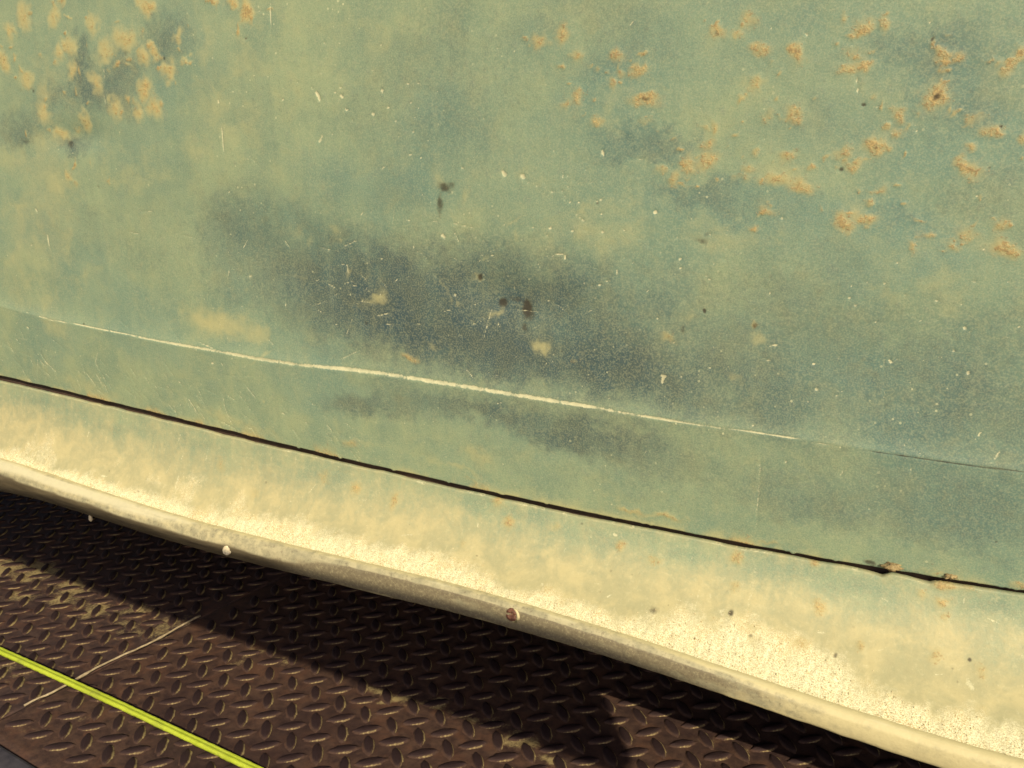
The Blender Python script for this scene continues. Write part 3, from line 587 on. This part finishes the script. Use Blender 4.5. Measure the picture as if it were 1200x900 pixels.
sand_h = np.interp(XG, [-1.2, -0.75, -0.60, -0.45, -0.3, -0.2, -0.1, 0.0, 0.08, 0.6], [.16, .22, .30, .36, .34, .36, .40, .36, .24, .2])[:, None]
sand_h = 0.70*sand_h*(0.35+1.3*fbm(XF*18, XF*0+2.2, 151, 4))
sand = np.clip(sstep(1.6, 0.25, dist_up/np.maximum(sand_h, .02) + (fbm(XF*90, ZF*90, 153, 4)-.5)*0.9), 0, 1)  # sand cover, with the pale glare along the lip painted in too
sand = np.maximum(sand, 0.48*sstep(.50, .72, fbm(XF*34, ZF*34, 155, 4))*sstep(.75, .35, dist_up)*sstep(-.30, -.55, XF))
rel = 0.0008*fr*fbm(XF*400, ZF*400, 161, 3) + 0.0016*(fbm(XF*6, ZF*9, 163, 3)-.5)*np.sin(np.pi*WF) + 0.0014*sand*fbm(XF*330, ZF*330, 165, 3)
dYf = np.gradient(YF, axis=1); dZf = np.gradient(ZF, axis=1); ln = np.hypot(dYf, dZf)+1e-9
nY, nZn = dZf/ln, -dYf/ln                                            # outward (-Y) and up
YF2 = YF + nY*rel; ZF2 = ZF + nZn*rel
bite = 0.0022*np.interp(XG, [-0.031, -0.022, -0.006, -0.001], [0, .25, 1, 0]) + 0.0016*np.interp(XG, [0.008, 0.016, 0.022, 0.026], [0, .6, 1, 0])
ragged = 0.0022*(fbm(XG*40, XG*0+5, 167, 5)-.5) + bite
ZF2 = ZF2 - ragged[:, None]*np.exp(-WF/0.03)
sheet = np.stack([XF, YF2, ZF2], -1)
back = []
for dy, dz in ((0.014, -0.006), (0.004, 0.0004)):
    r = sheet[:, :1].copy(); r[..., 1] += dy; r[..., 2] += dz; back.append(r)
sheet = np.concatenate(back+[sheet], 1); nw2 = sheet.shape[1]
me = mesh_from('sill', off(sheet.reshape(-1, 3)), grid_quads(len(XG), nw2, True))
pad2 = lambda a: np.concatenate([np.repeat(a[:, :1], 2, 1), a], 1).reshape(-1)
add_attr(me, 'wear_light_a', np.stack([pad2(fd*.5), pad2(fr), pad2(sand)], 1)); add_attr(me, 'wear_b', np.stack([pad2(fc), pad2(fs), pad2(dust)], 1))
sill = clink('flared_sill', me, car, MF); sill['label'] = 'dusty flared sill curving out below the door'

# ---- edge moulding
XT = np.concatenate([np.linspace(-1.7, -1.0, 30, endpoint=False), np.linspace(-1.0, 0.14, 460, endpoint=False), np.linspace(0.14, 0.8, 30)])
tY, tT, tB = trim_y(XT), top_z(XT), bot_z(XT)
wob = 0.0010*(fbm(XT*9, XT*0+1.3, 171, 4)-.5)
rnd = sstep(-0.36, -0.56, XT)                                        # 1 where the lip rolls under (left), 0 where it is flat-faced
H = tT-tB
prof = []; face = []
def row(y, z, f): prof.append(np.stack([XT, y, z], 1)); face.append(np.full(len(XT), f))
row(tY+0.0105, tT-0.0035, .0); row(tY+0.0100, tT+0.0002, .02); row(tY+0.0085, tT+0.0012, .05); row(tY+0.0042+wob, tT+0.0006, .12); row(tY+0.0026+wob, tT-0.0004, .17); row(tY+0.0018+wob, tT-0.0018, .2)
for k, f in enumerate((.30, .40, .50, .60, .70, .80, .90)):
    tt = (.03, .14, .32, .5, .68, .86, .98)[k]
    flat_y = tY + 0.0012 - 0.0008*math.sin(tt*math.pi); round_y = tY - 0.0035*math.sin(min(tt*1.5, 1)*math.pi*.62) + 0.012*max(0, tt-.52)**1.2
    row(flat_y*(1-rnd)+round_y*rnd+wob, tT-0.002-(H-0.003)*tt, f)
endy = (tY+0.002)*(1-rnd)+(tY+0.0062)*rnd
row(endy+wob, tB-0.0002, .96); row(endy+0.002, tB-0.0014, 1.0); row(endy+0.006, tB-0.0006, 1.05); row(endy+0.008, tB+0.004, 1.1)
P = np.stack(prof, 1); FA = np.stack(face, 1); XX = P[..., 0]
P[..., 1] += 0.0005*(fbm(XX*120, FA*6, 181, 3)-.5); P[..., 2] += 0.0007*(fbm(XX*120, FA*6+9, 183, 3)-.5)
me = mesh_from('edge_moulding', off(P.reshape(-1, 3)), grid_quads(P.shape[0], P.shape[1], True))
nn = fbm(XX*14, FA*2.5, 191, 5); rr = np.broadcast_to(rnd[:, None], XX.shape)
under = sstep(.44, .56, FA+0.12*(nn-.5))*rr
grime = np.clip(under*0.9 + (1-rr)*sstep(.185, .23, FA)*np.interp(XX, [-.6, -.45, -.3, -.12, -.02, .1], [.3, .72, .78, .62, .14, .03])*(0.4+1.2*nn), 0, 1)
paint = np.clip(sstep(.2, .05, FA)*.8 + sstep(.8, .95, FA)*.55*(1-rr) + .7*sstep(.58, .7, nn)*sstep(.45, .8, FA), 0, 1) + np.interp(XX, [-.16, -0.02], [0, .8])
bare_glint = np.clip(np.interp(XX, [-1, -.72, -.62, -.56], [1, 1, .7, 0])*sstep(.08, .16, FA)*sstep(.52, .34, FA), 0, 1)  # pale highlight along the lip painted in, on exposed metal
paint = paint*(1-0.9*under)*(1-0.45*grime) + 0.5*rr*sstep(.1, .2, FA)*sstep(.6, .45, FA); bare_glint = bare_glint*0.8 + 0.5*sstep(.02, .08, FA)*sstep(.22, .12, FA)*sstep(.35, .6, nn)
add_attr(me, 'wear_light_a', np.stack([paint.ravel().clip(0, 1), grime.ravel(), bare_glint.ravel()], 1))
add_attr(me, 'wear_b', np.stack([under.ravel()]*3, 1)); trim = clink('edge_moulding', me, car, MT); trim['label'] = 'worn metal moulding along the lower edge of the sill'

# ---- screws in the moulding
def screw_head(name, c, nrm, r, mat, slot=True, dome=0.45):
    nrm = np.asarray(nrm, float); nrm /= np.linalg.norm(nrm); t1 = np.cross(nrm, (0, 0, 1.0)); t1 /= np.linalg.norm(t1); t2 = np.cross(nrm, t1)
    n = 20; vs = []; rings = [(1.0, -0.2), (1.0, 0.1), (0.86, dome*.75), (0.55, dome), (0.22, dome*1.02)]
    for rr_, hh in rings:
        for k in range(n):
            a = 2*math.pi*k/n; x, y = rr_*math.cos(a), rr_*math.sin(a); h = hh
            if slot and abs(y) < 0.17 and rr_ < 0.9: h -= 0.32
            if slot and abs(x) < 0.17 and rr_ < 0.6: h -= 0.28
            h += rng.normal()*0.03
            vs.append(c + r*(x*t1+y*t2+h*nrm))
    vs.append(c + r*nrm*(dome-(0.3 if slot else 0)))
    m = len(rings); q = [(j*n+k, j*n+(k+1) % n, (j+1)*n+(k+1) % n, (j+1)*n+k) for j in range(m-1) for k in range(n)]
    t = [((m-1)*n+k, (m-1)*n+(k+1) % n, len(vs)-1) for k in range(n)]
    return mesh_from(name, off(np.array(vs)), np.array(q), True, np.array(t))
pc = at_y(600, 720, lambda x, z: trim_y(x)+0.0012)
s1 = clink('screw', screw_head('screw', pc, (-0.10, -1, 0.20), 0.0050, MRUST), trim, MRUST); s1['label'] = 'rusty screw head in the flat face of the moulding'
v, q, t = tube([pc+0.0056*np.array([math.cos(k*.42), -0.03-.08*math.cos(k*.42), math.sin(k*.42)]) for k in range(-4, 4)], [0.0004, 0.0010, 0.0014, 0.0016, 0.0016, 0.0013, 0.0009, 0.0004], 6)
glint = clink('screw_glint', mesh_from('screw_glint', off(v), q, True, t), trim, MT); add_attr(glint.data, 'wear_light_a', np.tile((.7, .1, 0), (len(v), 1)))  # pale arc on the sunward side: the screw's lit crescent painted in
pc = at_y(266, 645, lambda x, z: trim_y(x)-0.0036)
s2 = clink('screw', screw_head('screw', pc, (0.30, -1, 0.30), 0.0042, MBRT, False, 0.16), trim, MBRT); s2['label'] = 'pale shiny screw head under the rolled lip'
pc = at_y(106, 606, lambda x, z: trim_y(x)+0.008)
v, q, t = tube([pc+np.array([0, 0.004, 0.012]), pc+np.array([0, 0.001, 0.005]), pc+np.array([0, 0, 0.001]), pc+np.array([0.0, 0, -0.0025]), pc+np.array([0, 0, -0.0045])], [0.0010, 0.0011, 0.0017, 0.0022, 0.0008], 10)
s3 = clink('screw', mesh_from('screw_tip', off(v), q, True, t), trim, MBRT); s3['label'] = 'small bright screw tip hanging below the moulding'

# ---- inner sill behind the gap, underside
def strip(name, rows, mat, parent):
    P = np.stack([np.stack([XT, np.broadcast_to(y, XT.shape), z], 1) for y, z in rows], 1)
    return clink(name, mesh_from(name, off(P.reshape(-1, 3)), grid_quads(P.shape[0], P.shape[1]), False), parent, mat)
gz = gap_z(XT)
strip('inner_sill', [(YG+0.03, gz+0.06), (YG+0.022, gz+0.03), (YG+0.0085, gz+0.001), (YG+0.0085, gz-0.03), (YG+0.03, gz-0.05)], MBLK, car)
strip('floor_pan', [(tY+0.012, tB+0.006), (tY+0.03, tB+0.012), (np.full_like(XT, .66), tB*0+0.215), (np.full_like(XT, 1.5), tB*0+0.20), (np.full_like(XT, 1.9), tB*0+0.02)], MBLK, car)
strip('door_inner_panel', [(YG+0.02, gz+0.02), (np.full_like(XT, .62), gz*0+0.5), (np.full_like(XT, .60), gz*0+ZT-.002), (np.full_like(XT, .572), gz*0+ZT)], MBLK, car)

# ------------------------------------------------------------------ dirt clods in the gap
def clod(name, c, r, seed, label):
    import bmesh
    bm = bmesh.new(); bmesh.ops.create_icosphere(bm, subdivisions=3, radius=1.0); R_ = np.random.default_rng(seed); ph = R_.random((5, 3))*6
    for v in bm.verts:
        d = np.array(v.co); s_ = 1+sum(0.16*math.sin(3.1*(k+1)*float(d @ np.sin(ph[k]*7))+ph[k][0]) for k in range(5))
        v.co = d*s_*np.array(r)
    for f in bm.faces: f.smooth = True
    me = bpy.data.meshes.new(name); bm.to_mesh(me); bm.free()
    o = link(name, me, None, MDIRT); o.location = c; tag(o, label, 'dirt', 'clods of dirt in the door gap'); return o
p = at_y(1046, 662, lambda x, z: YG-0.002); clod('dirt_clod', p - np.array([0, 0, .0012]), (0.0052, 0.0040, 0.0024), 3, 'crumbly tan dirt clod stuck in the gap beside the dark notch')
p = at_y(1114, 675, lambda x, z: YG-0.001); clod('dirt_clod', p, (0.0036, 0.0035, 0.0014), 5, 'smaller flat dirt clod in the gap near the right edge')

# ------------------------------------------------------------------ sand lying on the sill
cnt = 5000
wgt = (sand**2*(dist_up < .5)).ravel()*np.broadcast_to(np.gradient(XG)[:, None], XF.shape).ravel(); wgt[(XF.ravel() < -1.0) | (XF.ravel() > 0.14)] = 0
pick = rng.choice(len(wgt), cnt, p=wgt/wgt.sum())
oc = np.array([(1,0,0),(-1,0,0),(0,1,0),(0,-1,0),(0,0,1),(0,0,-1)], float)
of = np.array([(0,2,4),(2,1,4),(1,3,4),(3,0,4),(2,0,5),(1,2,5),(3,1,5),(0,3,5)])
sz = 0.00026+0.00040*rng.random(cnt)**2.5; sz[rng.random(cnt) < .01] *= 1.9
cen = np.stack([XF.ravel()[pick]+rng.normal(0, .0006, cnt), YF2.ravel()[pick]+nY.ravel()[pick]*sz*.5, ZF2.ravel()[pick]+nZn.ravel()[pick]*sz*.5], 1)
vs = cen[:, None, :] + oc[None]*sz[:, None, None]*(0.7+0.6*rng.random((cnt, 6, 1)))
ts_ = (of[None]+6*np.arange(cnt)[:, None, None]).reshape(-1, 3)
me = mesh_from('sand', vs.reshape(-1, 3), np.zeros((0, 4), int), False, ts_)
tag(link('sand', me, None, MSAND), 'pale gritty sand lying on the sill above the moulding', 'sand', kind='stuff')

# ------------------------------------------------------------------ yellow-green strap on the deck
def mat_strap():
    n = NB('yellow_green_webbing')
    A = n.attr('wear_light_a'); fine = n.noise(500, 4, 0.6); mid = n.noise(60, 4)
    wv_ = n.t.nodes.new('ShaderNodeTexWave'); wv_.inputs['Scale'].default_value = 260; wv_.inputs['Distortion'].default_value = 1.0; n.t.links.new(n.mapc((1, .35, 1)), wv_.inputs[0])
    col = n.mix(n.ramp(mid, .3, .7), (0.44, 0.53, 0.035), (0.54, 0.63, 0.06))
    col = n.mix(n.ramp(fine, .55, .75, 0, .4), col, (0.26, 0.31, 0.03))
    col = n.mix(n.math('MULTIPLY', A[0], .38), col, (0.17, 0.25, 0.015))
    col = n.mix(n.ramp(wv_.outputs['Fac'], .3, .7, 0, .35), col, (0.30, 0.38, 0.03))
    col = n.mix(n.ramp(n.noise(25, 5, 0.7), 0.5, 0.72, 0, 0.5), col, (0.22, 0.22, 0.07))
    return n.fin(col, 0.7, 0.25, 0, n.bump(n.math('ADD', wv_.outputs['Fac'], fine), 0.5, 0.0007))
MS = mat_strap()
a, b = at_z(0, 763, .005), at_z(290, 897, .005); d = (b-a)/np.linalg.norm(b-a); sidev = np.array([-d[1], d[0], 0])
prf = [(y_*.56, z_*.75) for y_, z_ in [(-.0062, -.0030), (-.0070, .0000), (-.0058, .0026), (-.0030, .0036), (-.0008, .0029), (.0006, .0026), (.0022, .0030), (.0046, .0034), (.0066, .0016), (.0070, -.0012), (.0050, -.0034), (.0, -.0038)]]
ss = np.linspace(-0.75, 1.05, 500); vs = []; at = []
for s_ in ss:
    c = a + d*s_; w = math.sin(s_*3+1)*.0007; tw = 0.16*math.sin(s_*4.1+.4)
    for y, z in prf:
        y2, z2 = y*math.cos(tw)-z*math.sin(tw), y*math.sin(tw)+z*math.cos(tw)
        vs.append(c + sidev*(y2+w+rng.normal()*.00022) + np.array([0, 0, z2+.0012*math.sin(s_*9)])); at.append((1.0 if abs(y) < .0010 and z > 0 else (.35 if z < 0 else 0), 0, 0))
m, n_ = len(ss), len(prf)
quads = [(k*n_+q, k*n_+(q+1) % n_, (k+1)*n_+(q+1) % n_, (k+1)*n_+q) for k in range(m-1) for q in range(n_)]
me = mesh_from('strap', np.array(vs), np.array(quads)); add_attr(me, 'wear_light_a', np.array(at))
tag(link('tie_down_strap', me, None, MS), 'taut narrow yellow-green webbing strap lying across the tread plate', 'strap')

# ------------------------------------------------------------------ unseen plank added behind the camera, shaped to cast the deck shadow
def shade_src(x, y, vplane):                       # point on the blocker's plane that shades the deck at this spot
    g = at_z(x, y, 0); gv = w2d(g[0], g[1]); sv = w2d(SUN[0], SUN[1]); t = (vplane-gv[1])/sv[1]
    return gv[0]+sv[0]*t, SUN[2]*t
VB = -0.42
_, zb = shade_src(300, 750, VB); _, zb2 = shade_src(600, 856, VB); zlo = 0.5*(zb+zb2)
ue, zt_ = shade_src(712, 815, VB); ue2, _ = shade_src(775, 872, VB)
uend = 0.5*(ue+ue2)-0.035
sv = w2d(SUN[0], SUN[1]); cu, cz = [], []
for x_, y_, z_ in zip(XT, tY, tB):
    if -0.9 < x_ < 0.1:
        p_ = w2d(x_, y_); t_ = (VB-p_[1])/sv[1]
        if p_[0]+sv[0]*t_ < uend+0.02: cu.append(p_[0]+sv[0]*t_); cz.append(z_+SUN[2]*t_)
k1, k0 = np.polyfit(cu, cz, 1); k0 += 0.001          # top edge just under the moulding's line to the sun
(ua, za), (ub, zb_) = shade_src(120, 688, VB), shade_src(640, 868, VB)
m1 = (zb_-za)/(ub-ua); m0 = za-m1*ua
blocker_root = link('shade_blocker', None); blocker_root.location = (*d2w(-1.25, VB), -0.9); tag(blocker_root, 'unseen wooden plank added to cast the wide deck shadow', 'shade_blocker')
def blocker_box(name, *args):
    o = bevel_box(name, [tuple(np.array(p_)-np.array(blocker_root.location)) for p_ in obox(*args)], MWOOD, blocker_root, 0.006); return o
us = np.linspace(-1.6, uend, 60); o_ = np.argsort(cu); ztop = np.interp(us, np.array(cu)[o_], np.array(cz)[o_]) + 0.0025 - 0.006*sstep(uend-0.12, uend, us)
zbot = m0+m1*us; vb = []
for u_, a_, b_ in zip(us, zbot, ztop):
    for v_, z_ in ((VB-.011, a_), (VB+.011, a_), (VB+.011, b_-.003), (VB+.007, b_), (VB-.007, b_), (VB-.011, b_-.003)): vb.append((*d2w(u_, v_), z_))
vb = np.array(vb)-np.array(blocker_root.location); qb = [(k*6+q, k*6+(q+1) % 6, (k+1)*6+(q+1) % 6, (k+1)*6+q) for k in range(59) for q in range(6)]
e_ = 59*6; qb += [(3, 2, 1, 0), (5, 4, 3, 0), (e_, e_+1, e_+2, e_+3), (e_, e_+3, e_+4, e_+5)]
link('blocker_board', mesh_from('blocker_board', vb, qb, False), blocker_root, MWOOD)
blocker_box('blocker_post', -1.55, -1.45, VB-0.10, VB-0.012, -0.9, float(ztop[0])+0.06)
